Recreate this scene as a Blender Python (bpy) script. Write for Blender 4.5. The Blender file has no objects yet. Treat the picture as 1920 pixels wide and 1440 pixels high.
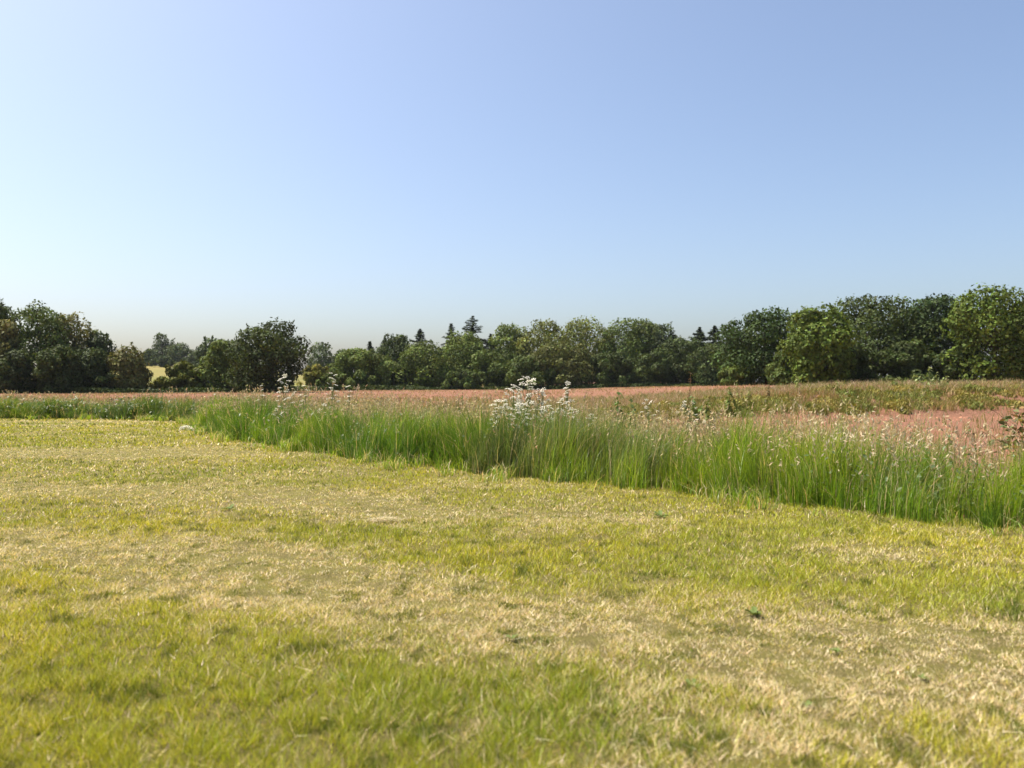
import bpy, math, random
import numpy as np
from mathutils import Vector

# ------------------------------------------------------------------ camera, sky, sun
scene = bpy.context.scene
CAM_H = 1.6
FPX = 1507.0            # focal length in pixels of the 1920 px wide photograph
HOR = 716.0             # picture row of the horizon
cam_d = bpy.data.cameras.new('camera')
cam = bpy.data.objects.new('camera', cam_d)
scene.collection.objects.link(cam)
cam.location = (0, 0, CAM_H)
cam.rotation_euler = (math.radians(90) - math.atan((720 - HOR) / FPX), 0, 0)
cam_d.sensor_width = 36.0
cam_d.lens = 36.0 * FPX / 1920
cam_d.clip_end = 6000
cam_d.dof.use_dof = True
cam_d.dof.focus_distance = 15.0
cam_d.dof.aperture_fstop = 1.8
scene.camera = cam

SUN_EL, SUN_AZ = 60.0, -69.0      # azimuth from the view direction (+Y), negative = left
world = bpy.data.worlds.new('World')
scene.world = world
world.use_nodes = True
wn = world.node_tree
sky = wn.nodes.new('ShaderNodeTexSky')
sky.sky_type = 'NISHITA'
sky.sun_disc = False
sky.sun_elevation = math.radians(SUN_EL)
sky.sun_rotation = math.radians(SUN_AZ)
sky.altitude = 0
sky.air_density = 0.87
sky.dust_density = 2.9
sky.ozone_density = 1.7
bg = wn.nodes['Background']
bg.inputs['Strength'].default_value = 0.107
wn.links.new(sky.outputs[0], bg.inputs['Color'])

sun_d = bpy.data.lights.new('sun', 'SUN')
sun_d.energy = 5.0
sun_d.angle = math.radians(0.53)
sun_d.color = (1.0, 0.93, 0.82)
sun = bpy.data.objects.new('sun', sun_d)
scene.collection.objects.link(sun)
az, el = math.radians(SUN_AZ), math.radians(SUN_EL)
to_sun = Vector((math.sin(az) * math.cos(el), math.cos(az) * math.cos(el), math.sin(el)))
sun.rotation_euler = (-to_sun).to_track_quat('-Z', 'Y').to_euler()
sun.location = to_sun * 50

scene.view_settings.view_transform = 'Standard'
scene.view_settings.look = 'None'
scene.view_settings.exposure = 0.95
scene.view_settings.gamma = 1.0
scene.view_settings.use_curve_mapping = False
scene.render.engine = 'CYCLES'
scene.cycles.use_denoising = True
scene.cycles.denoiser = 'OPENIMAGEDENOISE'
scene.cycles.denoising_input_passes = 'RGB_ALBEDO_NORMAL'
scene.cycles.sample_clamp_direct = 12
scene.cycles.sample_clamp_indirect = 6
scene.cycles.max_bounces = 6
scene.cycles.diffuse_bounces = 3
scene.cycles.transmission_bounces = 4
scene.cycles.caustics_reflective = False
scene.cycles.caustics_refractive = False

# ------------------------------------------------------------------ helpers
R = np.random.RandomState(7)
col = scene.collection


def at(px, Y):
    """world x of something seen in picture column px at distance Y"""
    return (px - 960.0) / FPX * Y


def zat(py, Y):
    """world height seen in picture row py at distance Y"""
    return CAM_H + (HOR - py) / FPX * Y


def ground_pt(px, py):
    Y = CAM_H * FPX / (py - HOR)
    return at(px, Y), Y


def sstep(a, b, x):
    t = np.clip((np.asarray(x, float) - a) / (b - a), 0, 1)
    return t * t * (3 - 2 * t)


_P = np.random.RandomState(3).rand(256, 256)


def vnoise(x, y, seed=0):
    x = np.asarray(x, float) + seed * 17.31
    y = np.asarray(y, float) + seed * 9.17
    xi, yi = np.floor(x).astype(int), np.floor(y).astype(int)
    fx, fy = x - xi, y - yi
    fx, fy = fx * fx * (3 - 2 * fx), fy * fy * (3 - 2 * fy)
    a, b = _P[xi & 255, yi & 255], _P[(xi + 1) & 255, yi & 255]
    c, d = _P[xi & 255, (yi + 1) & 255], _P[(xi + 1) & 255, (yi + 1) & 255]
    return (a * (1 - fx) + b * fx) * (1 - fy) + (c * (1 - fx) + d * fx) * fy


def fbm(x, y, seed=0, octv=4):
    s, a, t = 0.0, 0.5, 0.0
    f = 1.0
    for o in range(octv):
        s = s + a * vnoise(x * f, y * f, seed + o * 5)
        t += a
        a *= 0.5
        f *= 2.07
    return s / t


def make_mesh(name, V, faces, tint=None, smooth=False):
    """faces: list of integer arrays (n,k); tint: (nv,3) linear base colour"""
    me = bpy.data.meshes.new(name)
    V = np.ascontiguousarray(V, dtype=np.float32)
    me.vertices.add(len(V))
    me.vertices.foreach_set('co', V.ravel())
    loops = np.concatenate([f.ravel() for f in faces]).astype(np.int32)
    sizes = np.concatenate([np.full(len(f), f.shape[1]) for f in faces]).astype(np.int32)
    starts = np.concatenate([[0], np.cumsum(sizes)[:-1]]).astype(np.int32)
    me.loops.add(len(loops))
    me.loops.foreach_set('vertex_index', loops)
    me.polygons.add(len(sizes))
    me.polygons.foreach_set('loop_start', starts)
    me.polygons.foreach_set('loop_total', sizes)
    if smooth:
        me.polygons.foreach_set('use_smooth', np.ones(len(sizes), bool))
    if tint is not None:
        at_ = me.attributes.new('tint', 'FLOAT_COLOR', 'POINT')
        c = np.ones((len(V), 4), np.float32)
        c[:, :3] = tint
        at_.data.foreach_set('color', c.ravel())
    me.update()
    me.validate()
    return me


def link(name, me, mat=None, parent=None, loc=None):
    o = bpy.data.objects.new(name, me)
    col.objects.link(o)
    if me is not None and mat is not None and not me.materials:
        me.materials.append(mat)
    if parent is not None:
        o.parent = parent
    if loc is not None:
        o.location = loc
    return o


def tag(o, label=None, cat=None, group=None, kind=None):
    if label:
        o['label'] = label
    if cat:
        o['category'] = cat
    if group:
        o['group'] = group
    if kind:
        o['kind'] = kind
    return o


class Acc:
    """collects triangles/quads with a colour per vertex into one mesh"""

    def __init__(self):
        self.V, self.T, self.F, self.n = [], [], {}, 0

    def add(self, V, faces, tint):
        V = np.asarray(V, float).reshape(-1, 3)
        tint = np.broadcast_to(np.asarray(tint, float), V.shape)
        self.V.append(V)
        self.T.append(tint)
        for f in faces:
            f = np.asarray(f, int)
            self.F.setdefault(f.shape[1], []).append(f + self.n)
        self.n += len(V)

    def mesh(self, name, smooth=False):
        return make_mesh(name, np.concatenate(self.V),
                         [np.concatenate(v) for v in self.F.values()],
                         np.concatenate(self.T), smooth)


def tube(acc, pts, radii, tint, sides=5):
    pts = np.asarray(pts, float)
    V, Fq = [], []
    for i, p in enumerate(pts):
        d = pts[min(i + 1, len(pts) - 1)] - pts[max(i - 1, 0)]
        d /= np.linalg.norm(d) + 1e-9
        u = np.cross(d, [0.3, 1, 0.1])
        u /= np.linalg.norm(u) + 1e-9
        v = np.cross(d, u)
        for k in range(sides):
            a = 2 * math.pi * k / sides
            V.append(p + radii[i] * (u * math.cos(a) + v * math.sin(a)))
    for i in range(len(pts) - 1):
        for k in range(sides):
            k2 = (k + 1) % sides
            Fq.append((i * sides + k, i * sides + k2, (i + 1) * sides + k2, (i + 1) * sides + k))
    acc.add(V, [np.array(Fq)], tint)


def unit(v):
    return v / (np.linalg.norm(v, axis=-1, keepdims=True) + 1e-9)


def cards(acc, P, N, size, tint, rng, aspect=1.5, axis=None, fold=0.12):
    """leaf-shaped folded quads at P facing N"""
    n = len(P)
    if axis is None:
        axis = rng.normal(size=(n, 3))
    T = unit(axis - (axis * N).sum(1, keepdims=True) * N)
    B = np.cross(N, T)
    s = np.asarray(size, float).reshape(-1, 1) * np.ones((n, 1))
    a = T * s * aspect * 0.5
    b = B * s * 0.5
    up = N * s * fold
    V = np.stack([P - a, P + b - a * 0.1 + up, P + a * 1.05, P - b - a * 0.1 + up], 1).reshape(-1, 3)
    i = np.arange(n)[:, None] * 4
    F = np.concatenate([i + np.array([[0, 1, 2]]), i + np.array([[0, 2, 3]])])
    acc.add(V, [F], np.repeat(tint, 4, axis=0))


def blades(acc, base, H, W, lean, leandir, tint, rng, seg=2, tipw=0.0, tiptint=None):
    """curved grass blades; lean = horizontal reach as a share of the height"""
    n = len(base)
    face = rng.rand(n) * 2 * math.pi
    side = np.stack([np.cos(face), np.sin(face), np.zeros(n)], 1)
    ld = np.stack([np.cos(leandir), np.sin(leandir), np.zeros(n)], 1)
    rows = []
    cols = []
    tt = tint if tiptint is None else tiptint
    for k in range(seg + 1):
        t = k / seg
        c = base + ld * (lean * H * t ** 2.4)[:, None]
        c[:, 2] += H * (t - 0.25 * np.clip(lean, 0, 1.6) * t * t)
        w = W * (1 - t) ** 0.6 if k < seg else W * tipw
        colr = tint * (1 - t) + tt * t
        if k < seg or tipw > 0:
            rows += [c - side * (w * 0.5)[:, None], c + side * (w * 0.5)[:, None]]
            cols += [colr, colr]
        else:
            rows += [c]
            cols += [colr]
    m = len(rows)
    V = np.stack(rows, 1).reshape(-1, 3)
    C = np.stack(cols, 1).reshape(-1, 3)
    i = np.arange(n)[:, None] * m
    faces = []
    q = []
    for k in range(seg):
        if 2 * k + 3 < m:
            q.append(i + np.array([[2 * k, 2 * k + 1, 2 * k + 3, 2 * k + 2]]))
        else:
            faces.append(i + np.array([[2 * k, 2 * k + 1, 2 * k + 2]]))
    if q:
        faces.append(np.concatenate(q))
    acc.add(V, faces, C)


def mix(a, b, t):
    t = np.asarray(t, float)[:, None]
    return np.asarray(a, float) * (1 - t) + np.asarray(b, float) * t


def vary(c, rng, amt=0.25, hue=0.1):
    n = len(c)
    return np.clip(c * (1 + amt * (rng.rand(n, 1) * 2 - 1)) * (1 + hue * (rng.rand(n, 3) * 2 - 1)), 0.003, 0.9)


# ------------------------------------------------------------------ materials
def leaf_material(name, trans=0.35, rough=0.55, spec=0.3, warm=(1.25, 1.15, 0.55)):
    m = bpy.data.materials.new(name)
    m.use_nodes = True
    nt = m.node_tree
    p = nt.nodes['Principled BSDF']
    a = nt.nodes.new('ShaderNodeAttribute')
    a.attribute_name = 'tint'
    nt.links.new(a.outputs['Color'], p.inputs['Base Color'])
    p.inputs['Roughness'].default_value = rough
    p.inputs['Specular IOR Level'].default_value = spec
    if trans > 0:
        t = nt.nodes.new('ShaderNodeBsdfTranslucent')
        mu = nt.nodes.new('ShaderNodeMix')
        mu.data_type = 'RGBA'
        mu.blend_type = 'MULTIPLY'
        mu.inputs[0].default_value = 1.0
        nt.links.new(a.outputs['Color'], mu.inputs[6])
        mu.inputs[7].default_value = (*warm, 1)
        nt.links.new(mu.outputs[2], t.inputs['Color'])
        ms = nt.nodes.new('ShaderNodeMixShader')
        ms.inputs[0].default_value = trans
        nt.links.new(p.outputs[0], ms.inputs[1])
        nt.links.new(t.outputs[0], ms.inputs[2])
        nt.links.new(ms.outputs[0], nt.nodes['Material Output'].inputs['Surface'])
    return m


def soil_material(name, c1, c2, c3, scale, bump=0.4):
    m = bpy.data.materials.new(name)
    m.use_nodes = True
    nt = m.node_tree
    p = nt.nodes['Principled BSDF']
    p.inputs['Roughness'].default_value = 0.95
    p.inputs['Specular IOR Level'].default_value = 0.1
    geo = nt.nodes.new('ShaderNodeNewGeometry')
    n1 = nt.nodes.new('ShaderNodeTexNoise')
    n1.inputs['Scale'].default_value = scale
    n1.inputs['Detail'].default_value = 8
    n1.inputs['Roughness'].default_value = 0.7
    n2 = nt.nodes.new('ShaderNodeTexNoise')
    n2.inputs['Scale'].default_value = scale * 0.07
    n2.inputs['Detail'].default_value = 5
    for n in (n1, n2):
        nt.links.new(geo.outputs['Position'], n.inputs['Vector'])
    r1 = nt.nodes.new('ShaderNodeValToRGB')
    r1.color_ramp.elements[0].position = 0.3
    r1.color_ramp.elements[0].color = (*c1, 1)
    r1.color_ramp.elements[1].position = 0.7
    r1.color_ramp.elements[1].color = (*c2, 1)
    nt.links.new(n1.outputs['Fac'], r1.inputs['Fac'])
    r2 = nt.nodes.new('ShaderNodeValToRGB')
    r2.color_ramp.elements[0].position = 0.42
    r2.color_ramp.elements[0].color = (0, 0, 0, 1)
    r2.color_ramp.elements[1].position = 0.62
    r2.color_ramp.elements[1].color = (1, 1, 1, 1)
    nt.links.new(n2.outputs['Fac'], r2.inputs['Fac'])
    mx = nt.nodes.new('ShaderNodeMix')
    mx.data_type = 'RGBA'
    nt.links.new(r2.outputs['Color'], mx.inputs[0])
    nt.links.new(r1.outputs['Color'], mx.inputs[6])
    mx.inputs[7].default_value = (*c3, 1)
    nt.links.new(mx.outputs[2], p.inputs['Base Color'])
    b = nt.nodes.new('ShaderNodeBump')
    b.inputs['Strength'].default_value = bump
    b.inputs['Distance'].default_value = 0.08
    nt.links.new(n1.outputs['Fac'], b.inputs['Height'])
    nt.links.new(b.outputs['Normal'], p.inputs['Normal'])
    return m


M_soil = soil_material('red_soil', (0.12, 0.055, 0.032), (0.275, 0.146, 0.096), (0.21, 0.10, 0.058), 7.0, 1.0)
M_turf = soil_material('turf_thatch', (0.10, 0.085, 0.025), (0.42, 0.35, 0.13), (0.28, 0.25, 0.065), 70.0, 1.0)
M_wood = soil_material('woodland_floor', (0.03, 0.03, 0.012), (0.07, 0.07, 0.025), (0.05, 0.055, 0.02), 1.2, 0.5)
M_hill = soil_material('hill_pasture', (0.12, 0.135, 0.035), (0.17, 0.155, 0.045), (0.20, 0.165, 0.055), 0.25, 0.2)
M_lawn = leaf_material('lawn_blade', 0.30, 0.5, 0.25)
M_tall = leaf_material('tall_grass_blade', 0.42, 0.42, 0.35)
M_dry = leaf_material('dry_grass', 0.30, 0.7, 0.15, (1.1, 1.0, 0.8))
M_leaf = leaf_material('tree_leaf', 0.22, 0.65, 0.12)
M_needle = leaf_material('conifer_needle', 0.12, 0.7, 0.1)
M_bark = leaf_material('bark', 0.0, 0.9, 0.1)
M_stem = leaf_material('plant_stem', 0.15, 0.6, 0.2)
M_petal = leaf_material('white_petal', 0.35, 0.7, 0.1, (1, 1, 0.92))

# ------------------------------------------------------------------ land
EDGE = np.array([(9.5, 4.2), (7.2, 6.3), (5.14, 8.06), (4.1, 9.68), (2.48, 11.0), (0.34, 12.76), (-1.5, 14.3), (-2.66, 15.5),
                 (-4.06, 17.0), (-5.9, 19.4), (-7.9, 22.1), (-10.3, 26.2), (-12.6, 31.6), (-16.0, 33.0), (-22.0, 33.6), (-34.0, 33.6), (-60, 33.0)])


def resample(pl, step):
    out = []
    for a, b in zip(pl[:-1], pl[1:]):
        k = max(1, int(np.linalg.norm(b - a) / step))
        for i in range(k):
            out.append(a + (b - a) * i / k)
    out.append(pl[-1])
    return np.array(out)


EDGE_F = resample(EDGE, 0.35)
_k = np.ones(7) / 7
_pad = np.pad(EDGE_F, ((3, 3), (0, 0)), 'edge')
EDGE_F = np.stack([np.convolve(_pad[:, 0], _k, 'valid'), np.convolve(_pad[:, 1], _k, 'valid')], 1)
_tan = unit(np.gradient(EDGE_F, axis=0))
_nrm = np.stack([_tan[:, 1], -_tan[:, 0]], 1)      # points away from the lawn (towards the field)


def edge_dist(x, y):
    """signed distance past the lawn's edge: negative on the lawn, positive in the tall grass and the field"""
    x = np.atleast_1d(np.asarray(x, float))
    y = np.atleast_1d(np.asarray(y, float))
    out = np.empty(len(x))
    idx = np.empty(len(x), int)
    for s in range(0, len(x), 50000):
        dx = x[s:s + 50000, None] - EDGE_F[None, :, 0]
        dy = y[s:s + 50000, None] - EDGE_F[None, :, 1]
        d2 = dx * dx + dy * dy
        j = d2.argmin(1)
        r = np.arange(len(j))
        sg = dx[r, j] * _nrm[j, 0] + dy[r, j] * _nrm[j, 1]
        out[s:s + 50000] = np.sqrt(d2[r, j]) * np.sign(sg)
        idx[s:s + 50000] = j
    return out, idx


BANK_RUN = 5.6


def bank_base(x):
    return 36.0 + 0.16 * (np.asarray(x, float) - 12)


def ground_z(x, y):
    x = np.asarray(x, float)
    y = np.asarray(y, float)
    hc = sstep(2.0, 20.0, x * 45.0 / np.clip(y, 30, 60)) * 1.05 + sstep(14, 30, x) * 0.16
    t = (y - bank_base(x) + 1.2 * (fbm(x * 0.25, y * 0.1, 4) - 0.5)) / BANK_RUN
    prof = sstep(0, 1, t) * 0.78 + sstep(-0.02, 0.16, t) * 0.22
    z = hc * prof * (1 + 0.25 * (fbm(x * 0.35, y * 0.35, 9) - 0.5))
    z = z * (1 - 0.5 * sstep(75, 160, y))
    # far hill on the left
    z = z + 9.5 * np.exp(-((x + 165) / 75.0) ** 2 - ((y - 400) / 85.0) ** 2)
    z = z + 0.10 * (fbm(x * 0.12, y * 0.12, 2) - 0.5) * sstep(14, 40, y)
    return z


def sheet(name, xs, ys, zf, mat, keep=None):
    X, Y = np.meshgrid(xs, ys)
    Z = zf(X, Y)
    V = np.stack([X, Y, Z], -1).reshape(-1, 3)
    nx, ny = len(xs), len(ys)
    i = (np.arange(ny - 1)[:, None] * nx + np.arange(nx - 1)[None, :]).ravel()
    F = np.stack([i, i + 1, i + nx + 1, i + nx], 1)
    if keep is not None:
        c = V[F].mean(1)
        F = F[keep(c[:, 0], c[:, 1])]
        used = np.unique(F)
        re = np.zeros(len(V), int)
        re[used] = np.arange(len(used))
        V, F = V[used], re[F]
    return link(name, make_mesh(name, V, [F], None, True), mat)


geo_out = np.array([75, 95, 125, 170, 240, 340, 500, 800, 1300, 2200.0])
xs = np.concatenate([-geo_out[::-1], np.arange(-64, 66, 0.8), geo_out])
ys = np.concatenate([[-300, -120, -60, -30, -10, 0], np.arange(6, 34, 2.0), np.arange(34, 64, 0.4), np.arange(64, 130, 4.0),
                     np.arange(130, 560, 18.0), [650, 800, 1100, 1600, 2400, 3500]])
g = sheet('field_ground', xs, ys, ground_z, M_soil)
tag(g, 'bare red soil field running back to the line of trees', kind='structure')


def lawn_z(x, y):
    return 0.015 + 0.06 * fbm(x * 0.9, y * 0.9, 21, 3) + 0.022 * fbm(x * 5.0, y * 5.0, 22, 2)


lw = sheet('lawn', np.arange(-40, 12.01, 0.26), np.arange(-6, 36.01, 0.26), lawn_z, M_turf,
           keep=lambda x, y: edge_dist(x, y)[0] < 0.45)
tag(lw, 'mown lawn, half dried to straw, in front of the tall grass', kind='structure')

# pasture on the far hill: its own sheet a little above the soil
hl = sheet('hill', np.linspace(-330, 0, 60), np.linspace(255, 520, 50), lambda x, y: ground_z(x, y) + 0.12, M_hill)
tag(hl, 'low far hill with a strip of yellow pasture', kind='structure')

# ------------------------------------------------------------------ trees
BARK = np.array([0.09, 0.07, 0.05])


def broadleaf(rng, h, w, tint, n, leaf, profile='round', low=0.04, poros=0.0, lob=None, spray=0.5):
    """crown of many leaf faces gathered in clumps, and a trunk with limbs; base at the origin"""
    L = lob or 40
    t = np.sort(rng.rand(L) ** 0.8)
    if profile == 'round':
        pr = np.sqrt(np.clip(1 - np.abs((t - 0.42) / 0.62) ** 2.8, 0.02, 1))
    elif profile == 'column':
        pr = np.sqrt(np.clip(1 - np.abs((t - 0.36) / 0.70) ** 2.4, 0.02, 1))
    elif profile == 'dome':
        pr = np.sqrt(np.clip(1 - (t * 0.95) ** 2.2, 0, 1))
    else:                                   # 'spread'
        pr = np.sin(np.pi * np.clip(t * 0.62 + 0.30, 0, 1)) ** 0.7
    pr = pr * (0.80 + 0.34 * rng.rand(L))
    lr = (0.085 + 0.135 * rng.rand(L) ** 1.4) * min(w, h * 0.9) * 1.05
    ang = rng.rand(L) * 2 * np.pi
    rad = np.sqrt(rng.rand(L) * 0.6 + 0.4)
    rx = np.clip(pr * w * 0.5 - lr * 0.7, 0, None) * rad
    zc = low * h + lr * 0.6 + t * (h * (1 - low) - lr * 1.35)
    C = np.stack([rx * np.cos(ang), rx * np.sin(ang), zc], 1)
    # core lobes fill the middle
    K = 7
    tc = np.linspace(0.06, 0.74, K)
    prc = np.sin(np.pi * np.clip(tc * 0.75 + 0.2, 0, 1)) ** 0.6
    C = np.concatenate([C, np.stack([rng.normal(0, 0.04 * w, K), rng.normal(0, 0.04 * w, K), low * h + tc * h * 0.95], 1)])
    lr = np.concatenate([lr, 0.33 * min(w, h) * prc])
    sq = np.stack([np.ones(len(lr)), np.ones(len(lr)), 0.7 + 0.35 * rng.rand(len(lr))], 1)
    share = lr ** 2 / (lr ** 2).sum()
    which = rng.choice(len(lr), size=int(n * 1.9), p=share)
    d = unit(rng.normal(size=(len(which), 3)) + np.array([0, 0, 0.15]))
    # lumpy lobes with twigs sticking out
    lump = vnoise(d[:, 0] * 3 + which * 7.3, d[:, 1] * 3 + d[:, 2] * 2.3, 33)
    bump = 0.66 + 0.42 * lump + 0.16 * rng.rand(len(which)) + 0.35 * (rng.rand(len(which)) ** 10)
    P = C[which] + d * (lr[which] * bump)[:, None] * sq[which]
    # thin out what lies well inside another lobe
    q = np.zeros(len(P), int)
    for j in range(len(lr)):
        dd = np.linalg.norm((P - C[j]) / sq[j], axis=1)
        q += (dd < lr[j] * 0.66) & (which != j)
    keep = (q == 0) | (rng.rand(len(P)) < 0.22)
    keep &= P[:, 2] > 0.1
    if poros > 0:
        hole = vnoise(P[:, 0] * 0.8 + 2.1 * P[:, 1], P[:, 2] * 0.8 + 1.3 * P[:, 1], 31)
        keep &= hole > poros
    P, d, which = P[keep][:n], d[keep][:n], which[keep][:n]
    N = unit(d * 1.0 + rng.normal(size=d.shape) * 0.45 + np.array([0, 0, 0.12]))
    lt = 1 + 0.42 * (rng.rand(len(lr)) * 2 - 1)
    c = vary(np.asarray(tint)[None, :] * lt[which][:, None], rng, 0.30, 0.12)
    acc = Acc()
    cards(acc, P, N, leaf * (0.55 + 0.9 * rng.rand(len(P))), c, rng, 1.5)
    # leafy shoots breaking the outline of the upper crown
    ns = int(spray * 70)
    if ns and len(P):
        o = P[rng.choice(np.nonzero(P[:, 2] > np.quantile(P[:, 2], 0.55))[0], ns)]
        ax = unit(np.stack([o[:, 0] / w, o[:, 1] / w, np.full(ns, 0.75)], 1) + rng.normal(0, 0.22, (ns, 3)))
        ln = (0.035 + 0.05 * rng.rand(ns)) * h
        m = 12
        u = (np.arange(m) + 0.5) / m
        Q = o[:, None] + ax[:, None] * (ln[:, None] * (u[None] * 1.2 - 0.2))[..., None]
        Q = Q + rng.normal(0, 1, Q.shape) * (0.22 * ln[:, None] * (1.1 - u[None]))[..., None]
        Q = Q.reshape(-1, 3)
        A = np.repeat(ax, m, 0) + rng.normal(0, 0.5, Q.shape)
        cs = vary(np.tile(np.asarray(tint) * 1.1, (len(Q), 1)), rng, 0.3, 0.1)
        cards(acc, Q, unit(rng.normal(size=Q.shape) + np.array([-0.4, -0.3, 0.4])), leaf * (0.5 + 0.6 * rng.rand(len(Q))), cs, rng, 1.7, A)
    tr = Acc()
    r0 = 0.018 * h + 0.06
    bend = rng.normal(0, 0.03 * h, 2)
    top = 0.8 * h
    pts = [(0, 0, -0.3), (bend[0] * 0.3, bend[1] * 0.3, 0.25 * h), (bend[0] * 0.7, bend[1] * 0.7, 0.55 * h), (bend[0], bend[1], top)]
    tube(tr, pts, [r0 * 1.25, r0, r0 * 0.6, r0 * 0.15], BARK, 7)
    for j in rng.choice(L, size=min(L, 14), replace=False):
        z0 = min(C[j][2] * 0.6, top * 0.85)
        f = z0 / top
        a = np.array([bend[0] * f, bend[1] * f, z0])
        b = C[j]
        tube(tr, [a, a * 0.5 + b * 0.5 + np.array([0, 0, -0.03 * h]), b + (b - a) * 0.12],
             [r0 * 0.45, r0 * 0.28, r0 * 0.08], BARK, 5)
    return acc.mesh('crown'), tr.mesh('trunk', True)


def conifer(rng, h, w, tint, n_tier=24, sparse=1.0):
    acc, tr = Acc(), Acc()
    tube(tr, [(0, 0, -0.3), (0.05, 0, 0.5 * h), (0, 0.03, h * 0.985)], [0.02 * h + 0.05, 0.012 * h + 0.02, 0.02], BARK * 0.8, 6)
    P, N, A, S = [], [], [], []
    for k in range(n_tier):
        t = k / (n_tier - 1)
        z = h * (0.06 + 0.93 * t)
        reach = 0.5 * w * (1 - t) ** 0.8 * (0.60 + 0.65 * rng.rand()) + 0.14
        nb = int(5 + 5 * (1 - t))
        a0 = rng.rand() * 6.28
        for b in range(nb):
            if rng.rand() > sparse:
                continue
            a = a0 + 6.28 * b / nb + rng.normal(0, 0.2)
            rr = reach * (0.5 + 0.65 * rng.rand())
            m = max(3, int(rr / 0.16))
            s = (np.arange(m) + 0.6) / m
            rise = 0.45 if t > 0.75 else 0.08
            px = np.cos(a) * rr * s
            py = np.sin(a) * rr * s
            pz = z + rr * (rise * s - 0.42 * s * s + 0.22 * s ** 4)
            tube(tr, [(0, 0, z), (px[m // 2], py[m // 2], pz[m // 2]), (px[-1], py[-1], pz[-1])], [0.03, 0.02, 0.008], BARK * 0.8, 3)
            for rep in range(5):
                j = rng.normal(0, 0.07 + 0.05 * (1 - t), (m, 3))
                j[:, 2] -= 0.05 * rep
                P.append(np.stack([px, py, pz], 1) + j)
                A.append(np.stack([np.cos(a) * np.ones(m), np.sin(a) * np.ones(m), np.full(m, -0.25)], 1) + rng.normal(0, 0.45, (m, 3)))
                S.append(0.20 + 0.22 * rng.rand(m))
    P, A, S = np.concatenate(P), np.concatenate(A), np.concatenate(S)
    N = unit(np.stack([P[:, 0], P[:, 1], np.full(len(P), 0.35 * w)], 1) * 0.5 + rng.normal(0, 0.5, P.shape))
    c = vary(np.tile(tint, (len(P), 1)), rng, 0.3, 0.1)
    cards(acc, P, N, S, c, rng, 2.0, A)
    return acc.mesh('crown'), tr.mesh('trunk', True)


DARK = (0.058, 0.080, 0.022)
MID = (0.085, 0.116, 0.028)
LIGHT = (0.116, 0.152, 0.033)
BRIGHT = (0.098, 0.138, 0.022)
OLIVE = (0.155, 0.150, 0.045)
YELLOW = (0.18, 0.17, 0.033)
GREY = (0.080, 0.105, 0.042)
FIR = (0.050, 0.070, 0.032)

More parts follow.
